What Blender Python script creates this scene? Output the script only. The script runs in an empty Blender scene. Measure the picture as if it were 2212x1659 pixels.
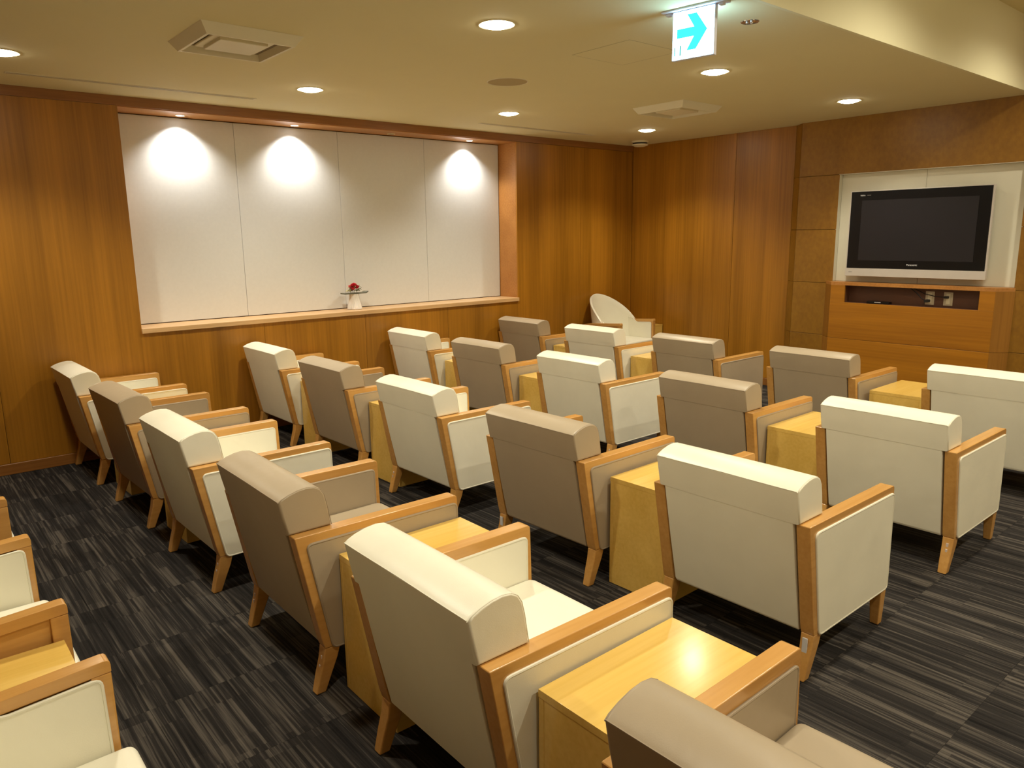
import bpy, bmesh, math, random
from mathutils import Matrix, Vector
random.seed(7)
PI = math.pi
C = bpy.context.scene.collection
scene = bpy.context.scene

# ------------------------------------------------------------------ camera, world, exposure
cam_data = bpy.data.cameras.new('camera')
cam_data.sensor_width = 36.0
cam_data.lens = 36.0 * 1614.33 / 2212.0
cam_data.clip_start = 0.05
cam = bpy.data.objects.new('camera', cam_data)
C.objects.link(cam)
cam.matrix_world = Matrix.Translation((-4.0518, -2.9861, 1.6689)) @ \
    Matrix.Rotation(-0.7004, 4, 'Z') @ Matrix.Rotation(1.3737, 4, 'X') @ Matrix.Rotation(-0.0131, 4, 'Z')
scene.camera = cam
world = bpy.data.worlds.new('world')
scene.world = world
world.use_nodes = True
world.node_tree.nodes['Background'].inputs[0].default_value = (1.0, 0.8, 0.55, 1)
world.node_tree.nodes['Background'].inputs[1].default_value = 0.02
vs = scene.view_settings
vs.view_transform = 'Standard'
vs.look = 'None'
vs.gamma = 1.0
vs.use_curve_mapping = False
vs.exposure = 0.38
WARM = (1.0, 0.92, 0.72)          # room downlights
WARM2 = (1.0, 0.96, 0.88)         # little spots in the wall recess
P_DOWN = 70.0
P_HIGH = 62.0
P_NICHE = 42.0

# ------------------------------------------------------------------ room numbers
XC, YN, H, H2 = 3.3136, 3.374, 2.7202, 3.24     # television wall, panelled wall, ceiling, raised ceiling
XW = XC - 0.10                                   # plane of the built-out part of the television wall
YS = -0.88                                       # edge of the low ceiling
XL, YF = -5.455, -4.19                           # walls behind the camera

# ------------------------------------------------------------------ helpers
def s2l(c):
    return tuple(((v/255.0)/12.92 if v/255.0 <= 0.04045 else (((v/255.0)+0.055)/1.055)**2.4) for v in c) + (1.0,)

def finish(bm, smooth=True, ang=35):
    bmesh.ops.recalc_face_normals(bm, faces=bm.faces)
    me = bpy.data.meshes.new('mesh')
    bm.to_mesh(me); bm.free()
    if smooth:
        for p in me.polygons: p.use_smooth = True
        me.set_sharp_from_angle(angle=math.radians(ang))
    return me

def obj(name, bm, m, parent=None, label=None, cat=None, group=None, kind=None, smooth=True, ang=35, centre=False):
    me = finish(bm, smooth, ang) if isinstance(bm, bmesh.types.BMesh) else bm
    o = bpy.data.objects.new(name, me)
    if centre:
        n = len(me.vertices)
        c = sum((v.co for v in me.vertices), Vector()) / n
        me.transform(Matrix.Translation(-c)); o.location = c
    C.objects.link(o)
    if m is not None:
        if len(me.materials) == 0: me.materials.append(m)
    if smooth and len(me.polygons) > 6:
        wn = o.modifiers.new('weighted normal', 'WEIGHTED_NORMAL'); wn.mode = 'FACE_AREA'; wn.weight = 80; wn.keep_sharp = True
    if parent is not None: o.parent = parent
    if label: o['label'] = label
    if cat: o['category'] = cat
    if group: o['group'] = group
    if kind: o['kind'] = kind
    return o

def empty(name, label, cat, loc=(0,0,0), rz=0, group=None):
    o = bpy.data.objects.new(name, None); C.objects.link(o)
    o.empty_display_size = 0.1
    o.location = loc; o.rotation_euler = (0,0,rz)
    o['label'] = label; o['category'] = cat
    if group: o['group'] = group
    return o

def copy_tree(o, parent=None):
    c = o.copy(); C.objects.link(c); c.parent = parent
    for ch in list(o.children): copy_tree(ch, c)
    return c

def box(bm, x0, x1, y0, y1, z0, z1):
    v = [bm.verts.new((x, y, z)) for x in (x0, x1) for y in (y0, y1) for z in (z0, z1)]
    for f in ((0,1,3,2),(4,6,7,5),(0,4,5,1),(2,3,7,6),(0,2,6,4),(1,5,7,3)):
        bm.faces.new([v[i] for i in f])
    return v

def bevel(bm, off, seg=2, ang=30):
    bmesh.ops.recalc_face_normals(bm, faces=bm.faces)
    es = [e for e in bm.edges if len(e.link_faces) == 2 and e.calc_face_angle(0) > math.radians(ang)]
    bmesh.ops.bevel(bm, geom=es, offset=off, segments=seg, profile=0.5, affect='EDGES', clamp_overlap=True)

def new(): return bmesh.new()

def bbox(x0, x1, y0, y1, z0, z1, off=0.0, seg=2):
    bm = new(); box(bm, x0, x1, y0, y1, z0, z1)
    if off: bevel(bm, off, seg)
    return bm

def prism(bm, poly, y0, y1, ax='y'):
    """poly: list of 2D points; extruded along the axis ax."""
    def mk(p, t):
        if ax == 'y': return (p[0], t, p[1])
        if ax == 'x': return (t, p[0], p[1])
        return (p[0], p[1], t)
    a = [bm.verts.new(mk(p, y0)) for p in poly]
    b = [bm.verts.new(mk(p, y1)) for p in poly]
    n = len(poly)
    bm.faces.new(a); bm.faces.new(list(reversed(b)))
    for i in range(n):
        bm.faces.new([a[i], b[i], b[(i+1) % n], a[(i+1) % n]])

def round_poly(poly, r, seg=4):
    out = []
    n = len(poly)
    for i in range(n):
        p0 = Vector(poly[i-1]); p = Vector(poly[i]); p1 = Vector(poly[(i+1) % n])
        rr = r[i] if isinstance(r, (list, tuple)) else r
        if rr <= 0: out.append(tuple(p)); continue
        a = (p0-p).normalized(); b = (p1-p).normalized()
        rr = min(rr, (p0-p).length*0.45, (p1-p).length*0.45)
        A = p + a*rr; B = p + b*rr
        for k in range(seg+1):
            t = k/seg
            q = A*(1-t)**2 + p*2*t*(1-t) + B*t*t
            out.append(tuple(q))
    return out

def tube(bm, pts, r, closed=False, n=6):
    pts = [Vector(p) for p in pts]
    N = len(pts); rings = []
    for i, p in enumerate(pts):
        if closed: d = (pts[(i+1) % N] - pts[i-1])
        else: d = pts[min(i+1, N-1)] - pts[max(i-1, 0)]
        d.normalize()
        up = Vector((0,0,1)) if abs(d.z) < 0.9 else Vector((0,1,0))
        if abs(d.y) < 0.3: up = Vector((0,1,0))
        s = d.cross(up).normalized(); u = s.cross(d).normalized()
        rings.append([bm.verts.new(p + (s*math.cos(2*PI*k/n) + u*math.sin(2*PI*k/n))*r) for k in range(n)])
    R = range(N if closed else N-1)
    for i in R:
        a, b = rings[i], rings[(i+1) % N]
        for k in range(n):
            bm.faces.new([a[k], b[k], b[(k+1) % n], a[(k+1) % n]])
    if not closed:
        bm.faces.new(rings[0]); bm.faces.new(list(reversed(rings[-1])))

def lathe(bm, prof, n=32, c=(0,0,0), flute=None):
    rings = []
    for (r, z) in prof:
        ring = []
        for k in range(n):
            rr = r * (1 + (flute if (flute and k % 2) else 0))
            a = 2*PI*k/n
            ring.append(bm.verts.new((c[0]+rr*math.cos(a), c[1]+rr*math.sin(a), c[2]+z)))
        rings.append(ring)
    for a, b in zip(rings, rings[1:]):
        for k in range(n):
            bm.faces.new([a[k], a[(k+1) % n], b[(k+1) % n], b[k]])
    return rings

def disc(bm, r, z, n=32, c=(0,0)):
    bm.faces.new([bm.verts.new((c[0]+r*math.cos(2*PI*k/n), c[1]+r*math.sin(2*PI*k/n), z)) for k in range(n)])

# ------------------------------------------------------------------ materials
def base_mat(name, col, rough=0.5, spec=0.5):
    m = bpy.data.materials.new(name); m.use_nodes = True
    b = m.node_tree.nodes['Principled BSDF']
    b.inputs['Base Color'].default_value = col
    b.inputs['Roughness'].default_value = rough
    b.inputs['Specular IOR Level'].default_value = spec
    return m, m.node_tree, b

def N(nt, typ, **kw):
    n = nt.nodes.new(typ)
    for k, v in kw.items(): setattr(n, k, v)
    return n

def coords(nt, scale, rand=7.0):
    tc = N(nt, 'ShaderNodeTexCoord'); oi = N(nt, 'ShaderNodeObjectInfo')
    mul = N(nt, 'ShaderNodeMath', operation='MULTIPLY'); mul.inputs[1].default_value = rand
    nt.links.new(oi.outputs['Random'], mul.inputs[0])
    add = N(nt, 'ShaderNodeVectorMath', operation='ADD')
    nt.links.new(tc.outputs['Object'], add.inputs[0]); nt.links.new(mul.outputs[0], add.inputs[1])
    mp = N(nt, 'ShaderNodeMapping'); mp.inputs['Scale'].default_value = scale
    nt.links.new(add.outputs[0], mp.inputs[0])
    return mp.outputs[0]

def wood(name, c1, c2, fine, bands, rough=0.35, bump=0.02, band_amt=0.5, spec=0.5):
    """c1/c2 sRGB; fine / bands: scale vectors (small along the grain)."""
    m, nt, b = base_mat(name, s2l(c1), rough, spec)
    n1 = N(nt, 'ShaderNodeTexNoise'); n1.inputs['Scale'].default_value = 1; n1.inputs['Detail'].default_value = 5
    nt.links.new(coords(nt, fine), n1.inputs['Vector'])
    n2 = N(nt, 'ShaderNodeTexNoise'); n2.inputs['Scale'].default_value = 1; n2.inputs['Detail'].default_value = 1.5
    nt.links.new(coords(nt, bands), n2.inputs['Vector'])
    mx = N(nt, 'ShaderNodeMix'); mx.inputs['Factor'].default_value = band_amt
    nt.links.new(n1.outputs['Fac'], mx.inputs['A']); nt.links.new(n2.outputs['Fac'], mx.inputs['B'])
    cr = N(nt, 'ShaderNodeValToRGB')
    cr.color_ramp.elements[0].position = 0.34; cr.color_ramp.elements[0].color = s2l(c1)
    cr.color_ramp.elements[1].position = 0.66; cr.color_ramp.elements[1].color = s2l(c2)
    nt.links.new(mx.outputs['Result'], cr.inputs[0])
    nt.links.new(cr.outputs[0], b.inputs['Base Color'])
    if bump:
        bp = N(nt, 'ShaderNodeBump'); bp.inputs['Strength'].default_value = bump; bp.inputs['Distance'].default_value = 0.01
        nt.links.new(n1.outputs['Fac'], bp.inputs['Height']); nt.links.new(bp.outputs[0], b.inputs['Normal'])
    return m

def plain(name, col, rough=0.5, spec=0.5, noise=0.03, scale=6.0, bump=0.0, bscale=200.0):
    m, nt, b = base_mat(name, s2l(col), rough, spec)
    n = N(nt, 'ShaderNodeTexNoise'); n.inputs['Scale'].default_value = scale; n.inputs['Detail'].default_value = 3
    tc = N(nt, 'ShaderNodeTexCoord'); nt.links.new(tc.outputs['Object'], n.inputs['Vector'])
    cr = N(nt, 'ShaderNodeValToRGB')
    c = s2l(col)
    cr.color_ramp.elements[0].position = 0.3; cr.color_ramp.elements[0].color = tuple(v*(1-noise) for v in c[:3])+(1,)
    cr.color_ramp.elements[1].position = 0.7; cr.color_ramp.elements[1].color = tuple(min(1, v*(1+noise)) for v in c[:3])+(1,)
    nt.links.new(n.outputs['Fac'], cr.inputs[0]); nt.links.new(cr.outputs[0], b.inputs['Base Color'])
    if bump:
        n2 = N(nt, 'ShaderNodeTexNoise'); n2.inputs['Scale'].default_value = bscale; n2.inputs['Detail'].default_value = 2
        nt.links.new(tc.outputs['Object'], n2.inputs['Vector'])
        bp = N(nt, 'ShaderNodeBump'); bp.inputs['Strength'].default_value = bump; bp.inputs['Distance'].default_value = 0.002
        nt.links.new(n2.outputs['Fac'], bp.inputs['Height']); nt.links.new(bp.outputs[0], b.inputs['Normal'])
    return m

def leather(name, col, rough=0.36):
    m, nt, b = base_mat(name, s2l(col), rough, 0.4)
    tc = N(nt, 'ShaderNodeTexCoord')
    n = N(nt, 'ShaderNodeTexNoise'); n.inputs['Scale'].default_value = 5; n.inputs['Detail'].default_value = 4
    nt.links.new(tc.outputs['Object'], n.inputs['Vector'])
    c = s2l(col)
    cr = N(nt, 'ShaderNodeValToRGB')
    cr.color_ramp.elements[0].position = 0.3; cr.color_ramp.elements[0].color = tuple(v*0.95 for v in c[:3])+(1,)
    cr.color_ramp.elements[1].position = 0.7; cr.color_ramp.elements[1].color = c
    nt.links.new(n.outputs['Fac'], cr.inputs[0]); nt.links.new(cr.outputs[0], b.inputs['Base Color'])
    v = N(nt, 'ShaderNodeTexVoronoi'); v.inputs['Scale'].default_value = 380
    nt.links.new(tc.outputs['Object'], v.inputs['Vector'])
    n3 = N(nt, 'ShaderNodeTexNoise'); n3.inputs['Scale'].default_value = 9; n3.inputs['Detail'].default_value = 2
    nt.links.new(coords(nt, (1,1,1)), n3.inputs['Vector'])
    b1 = N(nt, 'ShaderNodeBump'); b1.inputs['Strength'].default_value = 0.12; b1.inputs['Distance'].default_value = 0.0006
    nt.links.new(v.outputs['Distance'], b1.inputs['Height'])
    b2 = N(nt, 'ShaderNodeBump'); b2.inputs['Strength'].default_value = 0.25; b2.inputs['Distance'].default_value = 0.01
    nt.links.new(n3.outputs['Fac'], b2.inputs['Height']); nt.links.new(b1.outputs[0], b2.inputs['Normal'])
    nt.links.new(b2.outputs[0], b.inputs['Normal'])
    return m

def glow(name, col, strength):
    m = bpy.data.materials.new(name); m.use_nodes = True
    nt = m.node_tree; nt.nodes.clear()
    e = N(nt, 'ShaderNodeEmission'); e.inputs[0].default_value = col+(1,) if len(col) == 3 else col; e.inputs[1].default_value = strength
    o = N(nt, 'ShaderNodeOutputMaterial'); nt.links.new(e.outputs[0], o.inputs[0])
    return m

def carpet(name):
    m, nt, b = base_mat(name, s2l((45,42,40)), 0.95, 0.15)
    # streaks run along y; blocks of differing grey with blunt ends
    def brick(sc, w, h, off, lo, hi):
        v = coords(nt, sc, 31.0)
        sep = N(nt, 'ShaderNodeSeparateXYZ'); cmb = N(nt, 'ShaderNodeCombineXYZ')
        nt.links.new(v, sep.inputs[0]); nt.links.new(sep.outputs['Y'], cmb.inputs['X']); nt.links.new(sep.outputs['X'], cmb.inputs['Y'])
        t = N(nt, 'ShaderNodeTexBrick', offset=off, offset_frequency=1)
        t.inputs['Scale'].default_value = 1; t.inputs['Mortar Size'].default_value = 0
        t.inputs['Brick Width'].default_value = w; t.inputs['Row Height'].default_value = h
        t.inputs['Color1'].default_value = (lo,lo,lo,1); t.inputs['Color2'].default_value = (hi,hi,hi,1)
        nt.links.new(cmb.outputs[0], t.inputs['Vector'])
        return t.outputs['Color']
    a = brick((1,1,1), 0.61, 0.047, 0.37, 0.0, 1.0)
    c = brick((1,1,1), 0.33, 0.013, 0.61, 0.0, 1.0)
    n = N(nt, 'ShaderNodeTexNoise'); n.inputs['Scale'].default_value = 1; n.inputs['Detail'].default_value = 4; n.inputs['Roughness'].default_value = 0.65
    nt.links.new(coords(nt, (85, 1.5, 1), 31.0), n.inputs['Vector'])
    n2 = N(nt, 'ShaderNodeTexNoise'); n2.inputs['Scale'].default_value = 1; n2.inputs['Detail'].default_value = 2
    nt.links.new(coords(nt, (16, 1.1, 1), 31.0), n2.inputs['Vector'])
    def madd(x, k, y=None):
        q = N(nt, 'ShaderNodeMath', operation='MULTIPLY_ADD'); q.inputs[1].default_value = k
        nt.links.new(x, q.inputs[0])
        if y is None: q.inputs[2].default_value = 0.0
        else: nt.links.new(y, q.inputs[2])
        return q.outputs[0]
    s = madd(a, 0.12); s = madd(c, 0.13, s); s = madd(n.outputs['Fac'], 0.95, s); s = madd(n2.outputs['Fac'], 0.42, s)
    cr = N(nt, 'ShaderNodeValToRGB')
    e = cr.color_ramp.elements
    e[0].position = 0.53; e[0].color = s2l((20,19,20))
    e[1].position = 1.12; e[1].color = s2l((92,86,80))
    k = cr.color_ramp.elements.new(0.81); k.color = s2l((46,43,42))
    e[-1].position = 1.0
    nt.links.new(s, cr.inputs[0]); nt.links.new(cr.outputs[0], b.inputs['Base Color'])
    n4 = N(nt, 'ShaderNodeTexNoise'); n4.inputs['Scale'].default_value = 420
    tc = N(nt, 'ShaderNodeTexCoord'); nt.links.new(tc.outputs['Object'], n4.inputs['Vector'])
    bp = N(nt, 'ShaderNodeBump'); bp.inputs['Strength'].default_value = 0.5; bp.inputs['Distance'].default_value = 0.003
    nt.links.new(n4.outputs['Fac'], bp.inputs['Height']); nt.links.new(bp.outputs[0], b.inputs['Normal'])
    return m

W1, W2 = (140,92,16), (180,122,32)
M = {}
M['wall_v'] = wood('wall veneer', W1, W2, (55,55,1.2), (5.5,5.5,0.25), 0.38, 0.01, 0.6)
M['wall_h'] = wood('cabinet veneer', (148,92,14), (184,122,28), (55,1.2,55), (4,0.3,5.5), 0.38, 0.01, 0.6)
M['burl'] = wood('quiet veneer', (128,87,18), (150,106,28), (30,30,22), (3,3,2), 0.45, 0.01, 0.5)
M['joint'] = plain('dark joint', (70,36,14), 0.7)
M['trimwood'] = wood('trim veneer', (168,112,54), (192,134,70), (3,60,60), (0.4,5,5), 0.35, 0.01, 0.5)
M['frieze'] = wood('dark trim veneer', (134,86,36), (158,104,48), (3,60,60), (0.4,5,5), 0.38, 0.01, 0.5)
M['splay'] = wood('splayed veneer', (136,90,28), (164,112,42), (55,55,1.2), (5,5,0.3), 0.38, 0.01, 0.5)
M['sill'] = wood('light ledge veneer', (200,158,108), (222,184,136), (3,60,60), (0.4,5,5), 0.3, 0.01, 0.5)
M['table'] = wood('table veneer', (222,182,90), (236,198,108), (2.0,60,60), (0.6,7,7), 0.2, 0.004, 0.5, 0.6)
M['beech'] = wood('stained beech', (196,144,76), (212,161,91), (4,60,60), (1.5,9,9), 0.22, 0.004, 0.5, 0.6)
M['cream'] = leather('cream leather', (240,236,218))
M['taupe'] = leather('taupe leather', (176,160,136))
M['creampipe'] = leather('cream piping', (232,228,210))
M['taupepipe'] = leather('taupe piping', (168,152,130))
M['under'] = plain('underside cloth', (24,20,18), 0.9, 0.1)
M['ceil'] = plain('painted ceiling', (222,212,170), 0.85, 0.2, 0.01, 2.0)
M['cove'] = plain('painted riser', (226,220,184), 0.85, 0.2, 0.01, 2.0)
M['white'] = plain('white board', (222,224,224), 0.6, 0.3, 0.015, 40.0, 0.05, 300)
M['tvwhite'] = plain('white lining board', (218,214,196), 0.5, 0.3, 0.01)
M['metalwhite'] = plain('white enamel', (226,218,190), 0.5, 0.4, 0.01)
M['slot'] = plain('dark slot', (120,104,70), 0.7)
M['slotdeep'] = plain('deep slot', (84,66,34), 0.8)
M['hatch'] = plain('faint joint', (184,172,134), 0.8)
M['speaker'] = plain('speaker mesh', (176,158,116), 0.7, 0.3, 0.05, 400)
M['chrome'] = plain('polished reflector', (205,205,205), 0.15, 0.5); M['chrome'].node_tree.nodes['Principled BSDF'].inputs['Metallic'].default_value = 0.9
M['black'] = plain('glossy black', (6,7,11), 0.28, 0.4)
M['screen'] = plain('dark glass', (31,29,34), 0.35, 0.4)
M['silver'] = plain('silver plastic', (196,188,180), 0.3, 0.5)
M['grey'] = plain('grey print', (120,116,112), 0.4)
M['printwhite'] = plain('white print', (220,220,224), 0.4)
M['cable'] = plain('black cable', (18,15,14), 0.5)
M['plate'] = plain('switch plate', (196,184,158), 0.4)
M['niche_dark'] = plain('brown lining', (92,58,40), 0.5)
M['flake'] = plain('bare chipped patch', (214,196,186), 0.6)
M['ceramic'] = plain('white ceramic', (236,232,228), 0.25, 0.5)
M['tray'] = plain('smoked tray', (96,98,86), 0.25, 0.5)
M['rose'] = plain('red petals', (204,24,52), 0.45, 0.4, 0.25, 60)
M['rosepink'] = plain('pink petals', (238,110,110), 0.45, 0.4, 0.2, 60)
M['leaf'] = plain('olive leaves', (92,92,38), 0.5, 0.4, 0.3, 60)
M['leafdark'] = plain('brown leaves', (96,46,26), 0.5, 0.4, 0.3, 60)
M['leafpale'] = plain('pale yellow leaves', (206,196,110), 0.5, 0.4, 0.2, 60)
M['carpet'] = carpet('streaked carpet tile')
M['wallback'] = plain('cream paint', (214,200,166), 0.8, 0.2, 0.01)
M['lamp'] = glow('lit diffuser', (1.0, 0.91, 0.70), 40.0)
M['lampsmall'] = glow('lit spot', (1.0, 0.95, 0.86), 10.0)
M['signface'] = glow('lit sign face', (0.42, 0.76, 1.0), 11.0)
M['signgreen'] = glow('lit sign green', (0.06, 1.0, 0.93), 1.0)
M['signthin'] = glow('lit sign thin marks', (0.10, 0.45, 0.40), 1.0)
M['signedge'] = plain('sign casing', (214,214,224), 0.4)

for k_, w_ in (('beech', 0.35), ('table', 0.25)):
    b_ = M[k_].node_tree.nodes['Principled BSDF']; b_.inputs['Coat Weight'].default_value = w_; b_.inputs['Coat Roughness'].default_value = 0.12
# ------------------------------------------------------------------ lamps
def spot(parent, loc, power, col, size=2.22, blend=0.65, radius=0.06, rot=(0,0,0)):
    d = bpy.data.lights.new('lamp_light', 'SPOT')
    d.energy = power; d.color = col; d.spot_size = size; d.spot_blend = blend; d.shadow_soft_size = radius
    o = bpy.data.objects.new('lamp_light', d); C.objects.link(o)
    o.parent = parent; o.location = loc; o.rotation_euler = rot
    return o

# ------------------------------------------------------------------ floor
fl = obj('floor', bbox(XL-0.1, XC+0.4, YF-0.1, YN+0.4, -0.06, -0.010), M['under'], kind='structure')
T = 0.487
x_lines = [XC - T*k for k in range(0, 19)]
bm0 = bbox(-T/2+0.0002, T/2-0.0002, -T/2+0.0002, T/2-0.0002, -0.0095, 0.0, 0.0007, 1)
tile_me = finish(bm0, False); tile_me.materials.append(M['carpet'])
half = 0.5*T
bmh = bbox(-T/2+0.0002, T/2-0.0002, -half/2+0.0002, half/2-0.004, -0.0095, 0.0, 0.0007, 1)
half_me = finish(bmh, False); half_me.materials.append(M['carpet'])
for i in range(18):
    cx = XC - T*(i+0.5)
    for k in range(-8, 8):
        y0 = -0.28 + T*k
        if k == 7:
            o = bpy.data.objects.new('carpet_tile', half_me); o.location = (cx, y0 + half/2, 0)
        else:
            o = bpy.data.objects.new('carpet_tile', tile_me); o.location = (cx, y0 + T/2, 0)
        C.objects.link(o); o.parent = fl

# ------------------------------------------------------------------ ceilings
bm = new(); box(bm, XL-0.1, XC+0.1, YS+0.02, YN+0.45, H, H+0.10)
obj('ceiling', bm, M['ceil'], kind='structure')
bm = new(); box(bm, XL-0.1, XC+0.1, YS, YS+0.02, H, H2+0.02)
rs = obj('ceiling_riser', bm, M['cove'], kind='structure')
bm = new(); box(bm, XL-0.1, XC+0.1, YF-0.1, YS, H2, H2+0.1)
obj('ceiling_raised', bm, M['ceil'], kind='structure')

# ------------------------------------------------------------------ panelled wall (y = YN)
SOF, SILL, NX0, NX1, ND = 2.645, 0.98, -2.497, 1.412, 0.31
bm = new()
for b_ in ((XL-0.1, NX0-0.012, YN+0.015, YN+ND, 0, H), (NX1+0.012, XC+0.1, YN+0.015, YN+ND, 0, H),
           (NX0-0.012, NX1+0.012, YN+0.015, YN+ND, 0, SILL-0.04), (NX0-0.012, NX1+0.012, YN+0.015, YN+ND, SOF+0.012, H),
           (XL-0.1, XC+0.1, YN+ND+0.012, YN+ND+0.10, 0, H)):
    box(bm, *b_)
wb = obj('wall_back', bm, M['joint'], kind='structure', smooth=False)
def panel(name, x0, x1, y0, y1, z0, z1, m, parent, off=0.0012):
    return obj(name, bbox(x0, x1, y0, y1, z0, z1, off, 1), m, parent, centre=True, smooth=False)
g = 0.0012
FR = 2.652                                                   # underside of the frieze
xs = [XL, -4.452, -3.475]
for a, b_ in zip(xs, xs[1:]):
    panel('wall_panel', a+g, b_-g, YN, YN+0.015, 0.082, FR-0.002, M['wall_v'], wb)
bm = new(); prism(bm, [(-3.475+g, 0.082), (-1.512-g, 0.082), (-1.512-g, SILL-0.040), (NX0-g, SILL-0.040), (NX0-g, FR-0.002), (-3.475+g, FR-0.002)], YN, YN+0.015)
obj('wall_panel', bm, M['wall_v'], wb, centre=True, smooth=False)
xs = [-1.512, -0.518, 0.450, NX1]
for a, b_ in zip(xs, xs[1:]):
    panel('wall_panel', a+g, b_-g, YN, YN+0.015, 0.082, SILL-0.040, M['wall_v'], wb)
xs = [NX1, 2.398, XC]
for a, b_ in zip(xs, xs[1:]):
    panel('wall_panel', a+g, b_-g, YN, YN+0.015, 0.082, FR-0.002, M['wall_v'], wb)
panel('frieze', XL, XC, YN-0.002, YN+0.015, FR, H, M['frieze'], wb)
# recess lining
panel('recess_cheek', NX1, NX1+0.012, YN+0.015, YN+ND, SILL, SOF, M['trimwood'], wb)
panel('recess_cheek', NX0-0.012, NX0, YN+0.015, YN+ND, SILL, SOF, M['trimwood'], wb)
panel('recess_soffit', NX0-0.012, NX1+0.012, YN+0.015, YN+ND, SOF, SOF+0.012, M['trimwood'], wb)
xs = [NX0+0.004, -1.526, -0.547, 0.424, NX1-0.006]
for a, b_ in zip(xs, xs[1:]):
    panel('white_board', a+g, b_-g, YN+ND-0.006, YN+ND+0.010, SILL+0.006, SOF-0.006, M['white'], wb)
bs = obj('baseboard_back', bbox(XL, XC-0.0, YN-0.010, YN+0.015, 0.001, 0.080, 0.002, 1), M['frieze'], kind='structure', smooth=False)
sl = obj('trim_1', bbox(NX0-0.003, NX1+0.006, YN-0.020, YN+ND-0.002, SILL-0.038, SILL, 0.002, 1), M['sill'], kind='structure', smooth=False)

# ------------------------------------------------------------------ television wall
YB = 1.09                    # front corner of the built-out part
AY0, AY1, AZ0, AZ1, AD = -0.90, 0.668, 1.178, 2.1975, 0.06
bm = new()
box(bm, XC+0.015, XC+0.12, YB+0.05, YN+0.4, 0, H)
box(bm, XC-0.02, XC+0.12, YF-0.1, YB+0.05, 0, H2+0.02)      # backing behind the built-out part
wt = obj('wall_right', bm, M['joint'], kind='structure', smooth=False)
for a, b_ in ((1.902, YN), (1.205, 1.902)):
    panel('wall_panel', XC, XC+0.015, a+0.002, b_-0.002, 0.082, H-0.001, M['wall_v'], wt)
ZJ = [0.082, 0.110, 0.635, 1.157, 1.680, 2.200, H]
g2 = 0.0016
for z0, z1 in zip(ZJ[1:], ZJ[2:]):
    # splayed return between the two planes
    bm = new(); prism(bm, [(XW+0.001, YB+0.001), (XC+0.0, YB+0.115), (XC+0.0, YB+0.0), (XW+0.03, YB-0.002)], z0+g2, z1-g2, 'z')
    obj('splayed_panel', bm, M['burl'], wt, smooth=False, centre=True)
    if z0 < 2.19:
        if z1 <= 1.16 or z0 >= 1.15:
            panel('wall_panel', XW, XW+0.02, AY1+0.001, YB-g2, z0+g2, z1-g2, M['burl'], wt)
            panel('wall_panel', XW, XW+0.02, -2.05, AY0-0.001, z0+g2, z1-g2, M['burl'], wt)
            panel('wall_panel', XW, XW+0.02, YF, -2.05-g2, z0+g2, z1-g2, M['burl'], wt)
    else:
        panel('wall_panel', XW, XW+0.02, YS, YB-g2, z0+g2, H, M['burl'], wt)
        panel('wall_panel', XW, XW+0.02, YF, YS-g2, z0+g2, H2, M['burl'], wt)
obj('baseboard_right', bbox(XW-0.008, XW+0.02, YF, YB-0.01, 0.001, 0.080, 0.002, 1), M['frieze'], kind='structure', smooth=False)
obj('baseboard_corner', bbox(XC-0.010, XC+0.015, YB+0.13, YN-0.012, 0.001, 0.080, 0.002, 1), M['frieze'], kind='structure', smooth=False)
# white lined alcove for the television
ym = -0.105
panel('white_board', XW+AD, XW+AD+0.012, ym+g, AY1, AZ0, AZ1, M['tvwhite'], wt)
panel('white_board', XW+AD, XW+AD+0.012, AY0, ym-g, AZ0, AZ1, M['tvwhite'], wt)
panel('alcove_lining', XW+0.001, XW+AD, AY1, AY1+0.010, AZ0, AZ1, M['tvwhite'], wt)
panel('alcove_lining', XW+0.001, XW+AD, AY0-0.010, AY0, AZ0, AZ1, M['tvwhite'], wt)
panel('alcove_lining', XW+0.001, XW+AD, AY0-0.010, AY1+0.010, AZ1, AZ1+0.010, M['tvwhite'], wt)

# walls behind the camera
bm = new(); box(bm, XL-0.1, XL, YF-0.1, YN+0.02, 0, H2+0.02); obj('wall_left', bm, M['wall_v'], kind='structure', smooth=False)
bm = new(); box(bm, XL, XC+0.1, YF-0.1, YF, 0, H2+0.02); obj('wall_front', bm, M['wallback'], kind='structure', smooth=False)

# ------------------------------------------------------------------ cabinet under the television
CF = XW - 0.11
cab = empty('media_cabinet', 'wide built-in wooden cabinet with an open shelf below the television', 'cabinet', (XW, -0.088, 0))
def cl(o):                                   # world coords -> local of the cabinet
    o.location = o.location - Vector((XW, -0.088, 0)); return o
CY0, CY1 = -0.9127, 0.736
fy0, fy1 = CY0+0.11, CY1-0.11
OZ0, OZ1, OY0, OY1 = 0.983, 1.146, -0.683, 0.487
def cpanel(name, *a, m=None, off=0.0012):
    o = obj(name, bbox(*a, off, 1), m or M['wall_h'], cab, centre=True, smooth=False); cl(o); return o
bm = new(); prism(bm, [(XW-0.001, CY1), (CF, fy1), (CF, fy0), (XW-0.001, CY0)], 1.148, 1.178, 'z')
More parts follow.
